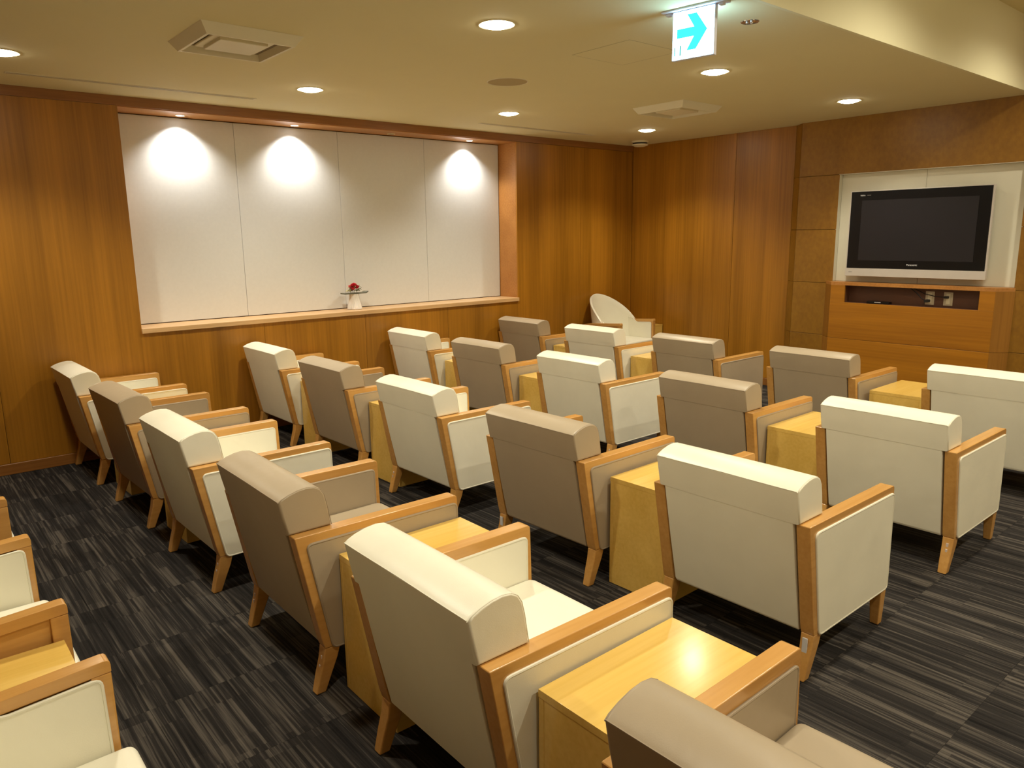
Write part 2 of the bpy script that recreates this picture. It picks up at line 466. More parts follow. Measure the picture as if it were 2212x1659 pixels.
# counter runs back into the alcove
bm2 = bm
box(bm2, XW-0.001, XW+AD-0.001, AY0+0.001, AY1-0.001, 1.148, 1.1775)
cl(obj('counter_top', bm, M['trimwood'], cab, centre=True, smooth=False))
cpanel('front_panel', CF, CF+0.02, fy0, fy1, 0.060, 0.630)
cpanel('front_panel', CF, CF+0.02, fy0, fy1, 0.633, OZ0)
cpanel('front_panel', CF, CF+0.02, fy0, OY0, OZ0+0.0005, 1.1475)
cpanel('front_panel', CF, CF+0.02, OY1, fy1, OZ0+0.0005, 1.1475)
for z0, z1 in ((0.060, 0.630), (0.633, 1.1475)):
    bm = new(); prism(bm, [(XW-0.001, CY1), (CF+0.0005, fy1+0.0005), (CF+0.02, fy1+0.0005), (XW-0.001, fy1+0.02)], z0, z1, 'z')
    cl(obj('splayed_side', bm, M['splay'], cab, centre=True, smooth=False))
    bm = new(); prism(bm, [(XW-0.001, CY0), (CF+0.0005, fy0-0.0005), (CF+0.02, fy0-0.0005), (XW-0.001, fy0-0.02)], z0, z1, 'z')
    cl(obj('splayed_side', bm, M['splay'], cab, centre=True, smooth=False))
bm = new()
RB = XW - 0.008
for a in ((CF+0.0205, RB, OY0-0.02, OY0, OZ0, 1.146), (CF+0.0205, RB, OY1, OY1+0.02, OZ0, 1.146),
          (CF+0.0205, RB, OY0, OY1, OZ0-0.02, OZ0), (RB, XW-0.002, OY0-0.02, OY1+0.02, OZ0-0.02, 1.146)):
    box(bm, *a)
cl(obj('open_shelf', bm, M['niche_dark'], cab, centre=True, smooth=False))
cpanel('plinth', CF+0.03, XW-0.002, fy0, fy1, 0.001, 0.058, m=M['joint'])
def wall_socket(y, label):
    t = empty('wall_socket', label, 'socket', (RB-0.001, y, 1.06))
    obj('cover_plate', bbox(-0.006, 0, -0.038, 0.038, -0.060, 0.060, 0.002, 2), M['plate'], t)
    bm = new(); box(bm, -0.0075, -0.004, -0.016, 0.016, -0.045, 0.045); obj('outlet_insert', bm, M['metalwhite'], t)
wall_socket(-0.255, 'left of two beige socket plates inside the shelf below the television')
wall_socket(-0.408, 'right of two beige socket plates inside the shelf below the television')
bm = new()
P = [(RB-0.05, -0.10, 1.144), (RB-0.05, -0.16, 1.10), (RB-0.055, -0.20, 1.06), (RB-0.04, -0.235, 1.035)]
tube(bm, P, 0.0045)
prism(bm, round_poly([(-0.262, 1.022), (-0.225, 1.022), (-0.225, 1.048), (-0.262, 1.048)], 0.008), RB-0.055, RB-0.0095, 'x')
obj('power_cable', bm, M['cable'], None, 'black power cable with a fat plug in the left socket plate', 'cable')
bm = new()
P = [(RB-0.03, -0.12, 1.144), (RB-0.035, -0.22, 1.098), (RB-0.04, -0.32, 1.078), (RB-0.035, -0.385, 1.075)]
tube(bm, P, 0.004)
box(bm, RB-0.045, RB-0.0095, -0.415, -0.385, 1.065, 1.085)
obj('aerial_cable', bm, M['cable'], None, 'thin black cable reaching across to the right socket plate', 'cable')
rb_ = empty('set_top_box', 'small flat black box lying in the open shelf below the television', 'box', (CF+0.065, 0.205, OZ0+0.001))
obj('casing', bbox(-0.03, 0.03, -0.13, 0.08, 0, 0.022, 0.004, 2), M['black'], rb_)
obj('label_strip', bbox(-0.0315, -0.0295, -0.055, 0.005, 0.012, 0.017, 0), M['printwhite'], rb_, 'pale strip')

# ------------------------------------------------------------------ television
TX = XW - 0.058
tv = empty('television', 'flat black television with a silver lower strip in the white alcove', 'television', (XW, -0.088, 1.178))
def tl(o): o.location = o.location - Vector((XW, -0.088, 1.178)); return o
def tp(name, *a, m, off=0.002, seg=2, label=None):
    return tl(obj(name, bbox(*a, off, seg), m, tv, centre=True, label=label))
ty0, ty1 = -0.697, 0.520
tp('casing', TX+0.006, XW+0.035, ty0+0.02, ty1-0.02, 1.235, 2.02, m=M['silver'], off=0.006)
tp('frame', TX, TX+0.03, ty0, ty1, 1.305, 2.032, m=M['silver'], off=0.004, label='thin silver outer frame')
tp('bezel', TX-0.004, TX+0.01, ty0+0.013, ty1-0.012, 1.314, 2.024, m=M['black'], off=0.002, label='glossy black bezel')
tp('screen', TX-0.0052, TX+0.001, -0.588, 0.404, 1.389, 1.942, m=M['screen'], off=0.0)
tp('lower_strip', TX-0.006, TX+0.02, ty0, ty1, 1.238, 1.312, m=M['silver'], off=0.003, label='silver plastic strip with speakers')
tp('wall_mount', XW+0.034, XW+AD, -0.45, 0.27, 1.42, 1.86, m=M['cable'], off=0.0, label='black wall bracket behind the set')
def text(s, size, m, name, loc, parent, yaw=-PI/2):
    cu = bpy.data.curves.new(name, 'FONT'); cu.body = s; cu.size = size; cu.align_x = 'CENTER'; cu.extrude = 0.0004
    tmp = bpy.data.objects.new(name, cu); C.objects.link(tmp)
    dg = bpy.context.evaluated_depsgraph_get(); dg.update()
    me = bpy.data.meshes.new_from_object(tmp.evaluated_get(dg))
    bpy.data.objects.remove(tmp)
    o = bpy.data.objects.new(name, me); C.objects.link(o); me.materials.clear(); me.materials.append(m)
    o.rotation_euler = (PI/2, 0, yaw); o.location = loc; o.parent = parent
    return o
text('Panasonic', 0.024, M['printwhite'], 'lettering', (TX-0.0048-XW, -0.092+0.088, 1.345-1.178), tv)
text('VIERA', 0.018, M['printwhite'], 'lettering', (TX-0.0048-XW, 0.400+0.088, 1.982-1.178), tv)
tl(obj('print_line', bbox(TX-0.0045, TX-0.0038, 0.325, 0.362, 1.986, 1.990), M['grey'], tv, centre=True))
text('HDMI', 0.014, M['grey'], 'lettering', (TX-0.0064-XW, 0.468+0.088, 1.272-1.178), tv)

# ------------------------------------------------------------------ lounge armchairs
GX = -0.37
def sx(poly): return [(p[0]+GX, p[1]) for p in poly]
def armchair_meshes():
    R = {}
    hw = 0.35; t = 0.054
    for sgn in (-1, 1):
        ya, yb = sgn*hw, sgn*(hw-t)
        y0, y1 = min(ya, yb), max(ya, yb)
        bm = new()
        prof = [(0.0, 0.634), (0.70, 0.630), (0.712, 0.178), (0.662, 0.178), (0.664, 0.585), (0.068, 0.588), (0.152, 0.178), (0.088, 0.178), (0.078, 0.215)]
        prism(bm, sx(round_poly(prof, [0.006, 0.018, 0, 0, 0.006, 0.006, 0, 0, 0.0], 3)), y0, y1)
        bevel(bm, 0.0105, 4, 40)
        R['armrest', sgn] = finish(bm)
        # rear leg: kinked, tapering, raked back
        bm = new()
        def leg(sec):
            rings = []
            for (xa, xb, z, ins) in sec:
                yy0, yy1 = y0+ins, y1-ins
                rings.append([bm.verts.new(v) for v in ((xa+GX, yy0, z), (xb+GX, yy0, z), (xb+GX, yy1, z), (xa+GX, yy1, z))])
            for a, b in zip(rings, rings[1:]):
                for k in range(4): bm.faces.new([a[k], a[(k+1) % 4], b[(k+1) % 4], b[k]])
            bm.faces.new(rings[0]); bm.faces.new(list(reversed(rings[-1])))
        leg([(0.044, 0.084, 0.001, 0.007), (0.062, 0.112, 0.07, 0.004), (0.080, 0.138, 0.13, 0.002), (0.088, 0.152, 0.179, 0.001)])
        bevel(bm, 0.006, 3, 40)
        R['rearleg', sgn] = finish(bm)
        bm = new()
        leg([(0.676, 0.712, 0.001, 0.009), (0.670, 0.712, 0.08, 0.005), (0.662, 0.712, 0.179, 0.001)])
        bevel(bm, 0.005, 3, 40)
        R['frontleg', sgn] = finish(bm)
        # upholstered side pads and their piping
        po = round_poly([(0.044, 0.598), (0.694, 0.596), (0.702, 0.172), (0.120, 0.174)], 0.022, 4)
        pi_ = round_poly([(0.075, 0.590), (0.678, 0.588), (0.680, 0.26), (0.15, 0.26)], 0.018, 4)
        for key, pl, yo, yi in (('outer', po, sgn*(hw+0.005), sgn*(hw-0.010)), ('inner', pi_, sgn*(hw-t-0.006), sgn*(hw-t+0.008))):
            bm = new(); prism(bm, sx(pl), min(yo, yi), max(yo, yi)); bevel(bm, 0.005, 3, 50)
            R['pad', key, sgn] = finish(bm)
            bm = new()
            yy = yo - math.copysign(0.0035, yo - yi)
            cx_ = sum(p[0] for p in pl)/len(pl); cz_ = sum(p[1] for p in pl)/len(pl)
            pts = [(p[0]+GX, yy, p[1]) for p in pl]
            tube(bm, pts, 0.0052, True, 8)
            R['piping', key, sgn] = finish(bm)
    # backrest, narrow between the arms and wider above them
    def back_profile():
        up = [(-0.0075, 0.637), (-0.022, 0.70), (-0.034, 0.763)]
        top = [(-0.022, 0.7725), (0.005, 0.784), (0.040, 0.7935), (0.075, 0.797), (0.104, 0.793), (0.126, 0.780), (0.140, 0.757), (0.149, 0.720), (0.155, 0.680), (0.162, 0.637)]
        return up, top
    up, top = back_profile()
    bm = new()
    hn, hb = 0.288, 0.311
    lower = [(0.096, 0.176), (0.086, 0.190), (0.040, 0.40), (-0.0075, 0.637), (0.160, 0.637), (0.235, 0.40), (0.262, 0.30), (0.262, 0.176)]
    prism(bm, sx(lower), -hn, hn)
    bevel(bm, 0.006, 2, 60)
    # upper cushion built in slices so the sides swell a little
    prof = [(-0.0075, 0.634)] + up[1:] + top[:-1] + [(0.160, 0.634)]
    cxm = sum(p[0] for p in prof)/len(prof); czm = sum(p[1] for p in prof)/len(prof)
    def sl_(y, k):
        out = []
        for p in prof:
            x = cxm + (p[0]-cxm)*(k if p[0] > cxm else min(k, 1.0)); z = czm + (p[1]-czm)*k
            z = max(z, 0.6335)
            out.append(bm.verts.new((x+GX, y, z)))
        return out
    ys = [(-hb-0.004, 0.90), (-hb-0.002, 0.955), (-hb+0.002, 0.985), (-hb+0.008, 1.0), (-0.20, 1.012), (0.0, 1.018), (0.20, 1.012), (hb-0.008, 1.0), (hb-0.002, 0.985), (hb+0.002, 0.955), (hb+0.004, 0.90)]
    rings = [sl_(y, k) for y, k in ys]
    n = len(prof)
    for a, b in zip(rings, rings[1:]):
        for i in range(n): bm.faces.new([a[i], a[(i+1) % n], b[(i+1) % n], b[i]])
    bm.faces.new(rings[0]); bm.faces.new(list(reversed(rings[-1])))
    R['backrest'] = finish(bm, True, 38)
    # welt seams along the top rear edge and down both sides
    bm = new()
    k = 1.014
    rp = [(-0.0345, 0.764)]
    pts = [(rp[0][0]+GX+0.001, y, rp[0][1] + (0.0025 if abs(y) < 0.15 else 0.001)) for y in (-hb+0.002, -0.2, 0, 0.2, hb-0.002)]
    tube(bm, pts, 0.0016, False, 5)
    for s in (-1, 1):
        pts = [(p[0]+GX, s*(hb-0.001), p[1]-0.0015) for p in ([(-0.034, 0.763)] + top)]
        tube(bm, pts, 0.0017, False, 5)
    R['seam'] = finish(bm)
    # seat cushion
    bm = new()
    prof = round_poly([(0.17, 0.30), (0.15, 0.425), (0.715, 0.428), (0.718, 0.32)], [0.01, 0.01, 0.045, 0.02], 5)
    n = len(prof); cxm, czm = 0.44, 0.36
    hs = 0.286
    rings = []
    for y, k in ((-hs, 0.94), (-hs+0.004, 0.975), (-hs+0.014, 0.995), (-0.15, 1.008), (0, 1.015), (0.15, 1.008), (hs-0.014, 0.995), (hs-0.004, 0.975), (hs, 0.94)):
        rings.append([bm.verts.new((cxm+(p[0]-cxm)*(1+(k-1)*0.5)+GX, y, czm+(p[1]-czm)*k)) for p in prof])
    for a, b in zip(rings, rings[1:]):
        for i in range(n): bm.faces.new([a[i], a[(i+1) % n], b[(i+1) % n], b[i]])
    bm.faces.new(rings[0]); bm.faces.new(list(reversed(rings[-1])))
    R['seat'] = finish(bm, True, 40)
    R['apron'] = finish(bbox(0.26+GX, 0.695+GX, -0.289, 0.289, 0.180, 0.315, 0.008, 2))
    return R
CM = armchair_meshes()
def make_armchair(kind):
    t = empty('lounge_armchair', 'x', 'armchair')
    up = M['cream'] if kind == 'cream' else M['taupe']
    pp = M['creampipe'] if kind == 'cream' else M['taupepipe']
    def part(name, key, m, par=t):
        me = CM[key].copy(); me.materials.clear(); me.materials.append(m)
        return obj(name, me, m, par)
    part('backrest', 'backrest', up)
    part('seam', 'seam', pp, t.children[0])
    part('seat_cushion', 'seat', up)
    part('seat_base', 'apron', up)
    for s in (-1, 1):
        part('armrest', ('armrest', s), M['beech'])
        part('leg', ('rearleg', s), M['beech'])
        part('leg', ('frontleg', s), M['beech'])
        for k in ('outer', 'inner'):
            p = part('side_pad', ('pad', k, s), up)
            part('piping', ('piping', k, s), pp, p)
    return t
def chip(name, chair, y, z0, z1, x0, x1, m):
    """a little bare or stuck-on patch on the back edge of a rear leg"""
    bm = new(); box(bm, x0+GX, x1+GX, y-0.010, y+0.010, z0, z1); bevel(bm, 0.0008, 1)
    obj(name, bm, m, chair)

# key: (row, column) -> x of the arm's rear corner, y centre, turn, kind
SP = {
 (1,1): (-3.116, 2.995, 0.020, 'cream'), (1,2): (-3.081, 1.901, 0.037, 'taupe'), (1,3): (-3.068, 0.817, 0.019, 'cream'),
 (1,4): (-3.052, -0.260, -0.007, 'taupe'), (1,5): (-3.048, -1.348, -0.006, 'cream'), (1,6): (-3.070, -2.436, 0.014, 'taupe'),
 (2,1): (-1.698, 2.994, 0.016, 'cream'), (2,2): (-1.690, 1.925, 0.025, 'taupe'), (2,3): (-1.670, 0.833, 0.014, 'cream'),
 (2,4): (-1.688, -0.325, 0.033, 'taupe'), (2,5): (-1.639, -1.403, 0.008, 'cream'),
 (3,1): (-0.279, 2.998, 0.014, 'cream'), (3,2): (-0.268, 1.955, 0.042, 'taupe'), (3,3): (-0.258, 0.864, 0.025, 'cream'),
 (3,4): (-0.272, -0.312, 0.012, 'taupe'), (3,5): (-0.278, -1.399, 0.008, 'cream'),
 (4,1): (1.106, 2.998, 0.012, 'taupe'), (4,2): (1.110, 1.966, 0.032, 'cream'), (4,3): (1.154, 0.909, 0.015, 'taupe'),
 (4,4): (1.173, -0.224, 0.009, 'taupe'), (4,5): (1.160, -1.375, 0.008, 'cream'),
}
ROWN = {1: 'rear row', 2: 'second row from the aisle', 3: 'third row from the aisle', 4: 'front row by the television'}
COLN = {1: 'first from the recess wall', 2: 'second from the recess wall', 3: 'third from the recess wall', 4: 'fourth from the recess wall',
        5: 'fifth from the recess wall', 6: 'cut off by the lower picture edge'}
protos = {}
chairs = {}
for (r, c), (x, y, a, kind) in SP.items():
    if kind not in protos:
        t = make_armchair(kind); protos[kind] = t
    else:
        t = copy_tree(protos[kind])
    x0, y0 = x - math.cos(a)*GX, y - math.sin(a)*GX
    t.location = (x0, y0, 0); t.rotation_euler = (0, 0, a)
    t['label'] = '%s leather armchair %s, in the %s' % ('cream' if kind == 'cream' else 'taupe', COLN[c], ROWN[r])
    t['group'] = 'armchairs in rows facing the television wall'
    chairs[(r, c)] = t
# worn patches and stuck-on labels on some rear legs (added after all the copies)
chip('sticker', chairs[(2,5)], -0.322, 0.105, 0.165, 0.073, 0.079, M['printwhite'])
chip('sticker', chairs[(4,5)], -0.322, 0.105, 0.165, 0.073, 0.079, M['printwhite'])
chip('sticker', chairs[(2,4)], 0.322, 0.115, 0.165, 0.074, 0.080, M['printwhite'])
for key, s in (((1,4), -1), ((1,3), -1), ((2,3), 1), ((1,4), 1), ((3,3), -1), ((3,5), -1)):
    for q in range(3):
        z = 0.10 + 0.028*q + random.uniform(-0.006, 0.006)
        bm = new()
        xx = 0.0685 + (z-0.09)*0.29
        box(bm, xx+GX, xx+0.006+GX, s*0.325-random.uniform(0.003, 0.008), s*0.325+random.uniform(0.003, 0.008), z, z+random.uniform(0.010, 0.022)); bevel(bm, 0.002, 1)
        obj('worn_patch', bm, M['flake'], chairs[key])

# ------------------------------------------------------------------ side tables between the chairs
def table_mesh(w, d, h):
    R = {}
    R['table_top'] = finish(bbox(-d/2, d/2, -w/2, w/2, h-0.022, h, 0.0009, 2))
    R['side_panel', -1] = finish(bbox(-d/2+0.0005, d/2-0.0005, -w/2+0.0004, -w/2+0.02, 0.001, h-0.0221, 0.0015, 1))
    R['side_panel', 1] = finish(bbox(-d/2+0.0005, d/2-0.0005, w/2-0.02, w/2-0.0004, 0.001, h-0.0221, 0.0015, 1))
    R['back_panel'] = finish(bbox(-d/2+0.0008, -d/2+0.02, -w/2+0.0202, w/2-0.0202, 0.001, h-0.0221, 0.001, 1))
    R['front_panel'] = finish(bbox(d/2-0.04, d/2-0.02, -w/2+0.0202, w/2-0.0202, 0.001, h-0.0221, 0.001, 1))
    return R
def make_table(w, d, h, label, group):
    t = empty('side_table', label, 'table', group=group)
    for k, me in table_mesh(w, d, h).items():
        obj(k[0] if isinstance(k, tuple) else k, me, M['table'], t)
    return t
tproto = None
for r in (1, 2, 3, 4):
    for (c0, c1) in ((1,2), (2,3), (4,5), (5,6)):
        if (r, c1) not in SP: continue
        xa, ya, aa, _ = SP[(r, c0)]; xb, yb, ab, _ = SP[(r, c1)]
        if tproto is None:
            t = tproto = make_table(0.350, 0.545, 0.537, 'x', 'side tables between the armchairs')
        else:
            t = copy_tree(tproto)
        la = ya - 0.35 + aa*0.37*1.0
        t.location = ((xa+xb)/2 + 0.425, (ya+yb)/2 + 0.5*(aa+ab)*0.42, 0)
        t.rotation_euler = (0, 0, 0.5*(aa+ab))
        gap = (ya-yb) - 0.70 - 0.027 - abs(aa-ab)*0.45
        t.scale = (1, min(1.03, gap/0.350), 1)
        nm = {1: 'first and second', 2: 'second and third', 4: 'fourth and fifth', 5: 'fifth and sixth'}[c0]
        t['label'] = 'wood box table between the %s armchairs of the %s' % (nm, ROWN[r])

# ------------------------------------------------------------------ tub chairs with shell backs
def tub_meshes():
    R = {}
    hw = 0.34; t = 0.045; F = 0.31          # F: front of the arms
    for s in (-1, 1):
        y0, y1 = sorted((s*hw, s*(hw-t)))
        def ring_leg(sec):
            bm = new(); rings = []
            for xa, xb, z in sec:
                rings.append([bm.verts.new(v) for v in ((xa, y0, z), (xb, y0, z), (xb, y1, z), (xa, y1, z))])
            for a, b in zip(rings, rings[1:]):
                for k in range(4): bm.faces.new([a[k], a[(k+1) % 4], b[(k+1) % 4], b[k]])
            bm.faces.new(rings[0]); bm.faces.new(list(reversed(rings[-1]))); bevel(bm, 0.005, 2, 40)
            return finish(bm)
        R['frontpost', s] = ring_leg([(F-0.036, F, 0.001), (F-0.046, F+0.002, 0.20), (F-0.046, F, 0.629)])
        R['rearleg', s] = ring_leg([(-0.33, -0.295, 0.001), (-0.29, -0.235, 0.20), (-0.285, -0.235, 0.30)])
        bm = new()
        prism(bm, round_poly([(F, 0.630), (F, 0.664), (0.05, 0.648), (-0.16, 0.634), (-0.29, 0.600), (-0.29, 0.566), (-0.16, 0.598), (0.05, 0.614)], [0.0, 0.018, 0.0, 0.05, 0.01, 0.01, 0.05, 0], 3), y0, y1)
        bevel(bm, 0.010, 3, 40); R['armrest', s] = finish(bm)
        yo, yi = s*(hw-0.012), s*(hw-0.028)
        bm = new(); prism(bm, [(-0.285, 0.22), (F-0.040, 0.22), (F-0.040, 0.628), (-0.16, 0.598), (-0.285, 0.570)], min(yo, yi), max(yo, yi)); R['outer', s] = finish(bm, False)
        # inner pad: flat beside the seat, its rear top corner sweeps up into the shell
        yo, yi = s*(hw-t+0.006), s*(hw-t-0.010)
        pl = round_poly([(F-0.026, 0.624), (F-0.018, 0.25), (-0.10, 0.25), (-0.10, 0.68), (0.020, 0.655), (0.078, 0.611)], [0.02, 0.01, 0.0, 0.0, 0.05, 0.02], 4)
        bm = new(); prism(bm, pl, min(yo, yi), max(yo, yi)); bevel(bm, 0.004, 2, 50); R['pad', s] = finish(bm)
        bm = new(); tube(bm, [(p[0], yi+math.copysign(0.002, yo-yi), p[1]) for p in pl], 0.0042, True, 6); R['piping', s] = finish(bm)
    # shell: swept band of cream upholstery
    bm = new()
    NP, NZ = 40, 10
    def pt(phi, v, off):
        # phi from -pi/2..pi/2 round the back, v 0..1 up
        cphi = max(0.0, math.cos(phi))
        rim = 0.640 + 0.30*cphi**0.9
        z = 0.30 + (rim-0.30)*v
        a, b = 0.292+off, 0.255+off
        lean = 0.065*max(0, (z-0.42))/0.5*cphi
        flare = 0.02*v
        return Vector((0.03 - (b+flare)*cphi - lean, (a + flare*0.3)*math.sin(phi), z))
    grid = []
    for i in range(NP+1):
        phi = -PI/2 + PI*i/NP
        col = []
        for j in range(NZ+1): col.append(bm.verts.new(pt(phi, j/NZ, 0.0)))
        rim = pt(phi, 1.0, 0.014); rim.z += 0.012; col.append(bm.verts.new(rim))
        for j in range(NZ, -1, -1): col.append(bm.verts.new(pt(phi, j/NZ, 0.030)))
        grid.append(col)
    for a, b in zip(grid, grid[1:]):
        n = len(a)
        for j in range(n-1): bm.faces.new([a[j], b[j], b[j+1], a[j+1]])
        bm.faces.new([a[-1], b[-1], b[0], a[0]])
    bm.faces.new(grid[0]); bm.faces.new(list(reversed(grid[-1])))
    R['shell'] = finish(bm, True, 60)
    bm = new()
    pts = []
    for i in range(11):
        phi = -PI/2 + PI*i/10
        pts.append((0.02 - 0.285*math.cos(phi), 0.280*math.sin(phi)))
    poly = [(F+0.028, -0.280)] + pts + [(F+0.028, 0.280)]
    poly = round_poly(poly[::-1], [0.03]+[0]*(len(poly)-2)+[0.03], 4)
    prism(bm, poly, 0.29, 0.435, 'z'); bevel(bm, 0.022, 4, 50)
    R['seat'] = finish(bm)
    R['apron'] = finish(bbox(-0.22, F-0.06, -0.29, 0.29, 0.20, 0.29, 0.006, 2))
    return R
TM = tub_meshes()
def make_tub():
    t = empty('tub_chair', 'x', 'armchair', group='tub chairs with shell backs')
    obj('shell_back', TM['shell'], M['cream'], t)
    obj('seat_cushion', TM['seat'], M['cream'], t)
    obj('seat_base', TM['apron'], M['cream'], t)
    for s in (-1, 1):
        obj('armrest', TM['armrest', s], M['beech'], t)
        obj('leg', TM['frontpost', s], M['beech'], t)
        obj('leg', TM['rearleg', s], M['beech'], t)
        obj('outer_panel', TM['outer', s], M['beech'], t, 'plain wooden outer side')
        p = obj('side_pad', TM['pad', s], M['cream'], t)
        obj('piping', TM['piping', s], M['creampipe'], p)
    return t
F_ = 0.31
tubs = [(-3.738-F_, -1.369, 0.0, 'cream tub chair cut off at the left, nearest the camera, seat just in view'),
        (-3.760-F_, -0.330, 0.0, 'cream tub chair at the left edge behind the small light table'),
        (-3.768-F_, 0.830, 0.0, 'tub chair at the left edge, only the tip of one wooden arm in view'),
        (2.650, 3.000, -PI/2+0.07, 'cream tub chair with a tall shell back in the far corner')]
tub0 = None
for x, y, a, lb in tubs:
    if tub0 is None: t = tub0 = make_tub()
    else: t = copy_tree(tub0)
    t.location = (x, y, 0); t.rotation_euler = (0, 0, a); t['label'] = lb
t = make_table(0.345, 0.545, 0.560, 'light wood box table at the left edge between two tub chairs', 'side tables beside the tub chairs')
t.location = (-3.780-0.2725, -0.852, 0)
t = make_table(0.50, 0.27, 0.560, 'light wood table in the far corner behind the tub chair arm', 'side tables beside the tub chairs')
t.location = (3.170, 3.090, 0)

# ------------------------------------------------------------------ flower arrangement on the ledge
vx, vy = -0.535, 3.535
v = empty('flower_stand', 'white fluted pottery stand waisted at the neck on the recess ledge', 'vase', (vx, vy, SILL))
bm = new()
rr = lathe(bm, [(0.030, 0.001), (0.066, 0.001), (0.071, 0.006), (0.069, 0.02), (0.060, 0.055), (0.051, 0.09), (0.047, 0.115), (0.047, 0.140), (0.049, 0.150), (0.030, 0.150)], 56, flute=-0.09)
bm.faces.new(rr[0]); bm.faces.new(rr[-1])
obj('fluted_body', bm, M['ceramic'], v, ang=25)
ft = empty('flower_tray', 'flat smoked rectangular tray balanced on the white fluted stand', 'tray', (vx, vy, SILL+0.151))
bm = new()
prism(bm, [(-0.120, 0.000), (0.108, 0.000), (0.132, 0.014), (0.134, 0.021), (0.106, 0.010), (-0.122, 0.011)], -0.045, 0.045, 'y')
obj('tray_plate', bm, M['tray'], ft, smooth=False)
bm = new(); lathe(bm, [(0.030, 0.0), (0.036, 0.0), (0.040, 0.005), (0.030, 0.005)], 24); obj('tray_foot', bm, M['tray'], ft)
fz = SILL+0.151+0.0115
fo = empty('flower_arrangement', 'red and pink roses with olive and pale leaves on the smoked tray', 'flowers', (vx, vy, fz))
def rose(x, y, z, r, m, label):
    bm = new()
    for k in range(16):
        rad = r*(0.15+0.85*k/15); a0 = k*2.399
        hgt = r*(1.15-0.45*k/15)
        ring = []
        for i in range(5):
            a = a0 + (i-2)*0.42
            lo = (rad*0.45*math.cos(a), rad*0.45*math.sin(a), z-r*0.5)
            hi = (rad*math.cos(a), rad*math.sin(a), z - r*0.35 + hgt*(1-0.12*abs(i-2)))
            ring.append((bm.verts.new(lo), bm.verts.new(hi)))
        for p, q in zip(ring, ring[1:]): bm.faces.new([p[0], q[0], q[1], p[1]])
    t = obj('rose', bm, m, fo, label); t.location = (x, y, 0)
    bm = new(); tube(bm, [(0,0,0.0), (0,0,z-r*0.4)], 0.0022, False, 6); obj('stem', bm, M['leaf'], t)
rose(-0.004, -0.012, 0.068, 0.033, M['rose'], 'deep red rose at the top of the small arrangement')
rose(0.028, -0.006, 0.052, 0.030, M['rose'], 'red rose on the right of the small arrangement')
rose(-0.022, -0.020, 0.038, 0.027, M['rose'], 'red rose low on the left of the small arrangement')
rose(0.010, 0.014, 0.074, 0.028, M['rosepink'], 'pink rose at the back of the small arrangement')
rose(-0.030, 0.010, 0.058, 0.024, M['rosepink'], 'small pink rose at the back left of the arrangement')
random.seed(11)
for k in range(44):
    a = random.uniform(0, 2*PI); rad = random.uniform(0.030, 0.060)
    if k < 7: a = PI + random.uniform(-0.5, 0.5); rad = random.uniform(0.045, 0.085)
    z = random.uniform(0.004, 0.055) if k >= 7 else random.uniform(0.0, 0.016)
    L = random.uniform(0.024, 0.042); w = L*0.5
    bm = new(); cpts = []
    for i in range(7):
        u = i/6; ww = w*math.sin(PI*min(1, u*1.02))
        cpts.append([bm.verts.new((u*L, -ww/2, z + 0.012*math.sin(PI*u)+0.003)), bm.verts.new((u*L, 0, z+0.012*math.sin(PI*u))), bm.verts.new((u*L, ww/2, z+0.012*math.sin(PI*u)+0.003))])
    for p, q in zip(cpts, cpts[1:]):
        bm.faces.new([p[0], q[0], q[1], p[1]]); bm.faces.new([p[1], q[1], q[2], p[2]])
    bmesh.ops.transform(bm, verts=bm.verts, matrix=Matrix.Translation((rad*0.75*math.cos(a), rad*0.6*math.sin(a), 0)) @ Matrix.Rotation(a+random.uniform(-0.9, 0.9), 4, 'Z'))
    m = M['leafpale'] if (k < 7 or k % 5 == 0) else (M['leafdark'] if k % 3 == 0 else M['leaf'])
    obj('leaf', bm, m, fo)
bm = new(); tube(bm, [(0.035, 0.0, 0.02), (0.052, 0.0, 0.045), (0.066, 0.0, 0.070)], 0.0012, False, 5)
tube(bm, [(0.030, 0.0, 0.03), (0.040, 0.0, 0.066), (0.047, 0.0, 0.068), (0.050, 0.0, 0.050)], 0.002, False, 5)
obj('twig', bm, M['leafdark'], fo)

# ------------------------------------------------------------------ ceiling fittings
def downlight_meshes(r, lit=True):
    bm = new(); lathe(bm, [(r, 0.0), (r+0.013, -0.004), (r+0.015, -0.001), (r+0.015, 0.0), (r, 0.0)], 40); ring = finish(bm)
    bm = new(); rr = lathe(bm, [(r*0.999, -0.0015), (r*0.9, -0.008), (r*0.6, -0.015), (r*0.25, -0.018)], 40); bm.faces.new(rr[-1]); lens = finish(bm)
    return ring, lens
DR, DL = downlight_meshes(0.079)
def downlight(x, y, label, power=P_DOWN, z=H, col=WARM, size=2.22):
    t = empty('downlight', label, 'downlight', (x, y, z), group='round recessed ceiling downlights')
    obj('trim_ring', DR, M['metalwhite'], t); obj('lamp_disc', DL, M['lamp'], t, 'glowing white lamp disc')
    spot(t, (0, 0, -0.03), power, col, size)
XG = [-3.330, -1.455, 0.425, 2.305]
names = {(-3.330, 0): 'round lit downlight cut by the left picture edge',
         (-1.455, 0): 'round lit downlight left of centre between the square ceiling unit and the round grille',
         (0.425, 0): 'round lit downlight above the right end of the white boards',
         (2.305, 0): 'small round lit downlight in the far corner before the smoke detector',
         (-1.455, 1): 'largest round lit downlight at the top centre of the picture',
         (0.425, 1): 'round lit downlight just right below the arrow sign',
         (2.305, 1): 'round lit downlight above the television wall',
         (-3.330, 1): 'round lit downlight above the rear row, out of the picture on the left'}
for x in XG:
    downlight(x, 2.320, names[(x, 0)])
    downlight(x, 0.178, names[(x, 1)])
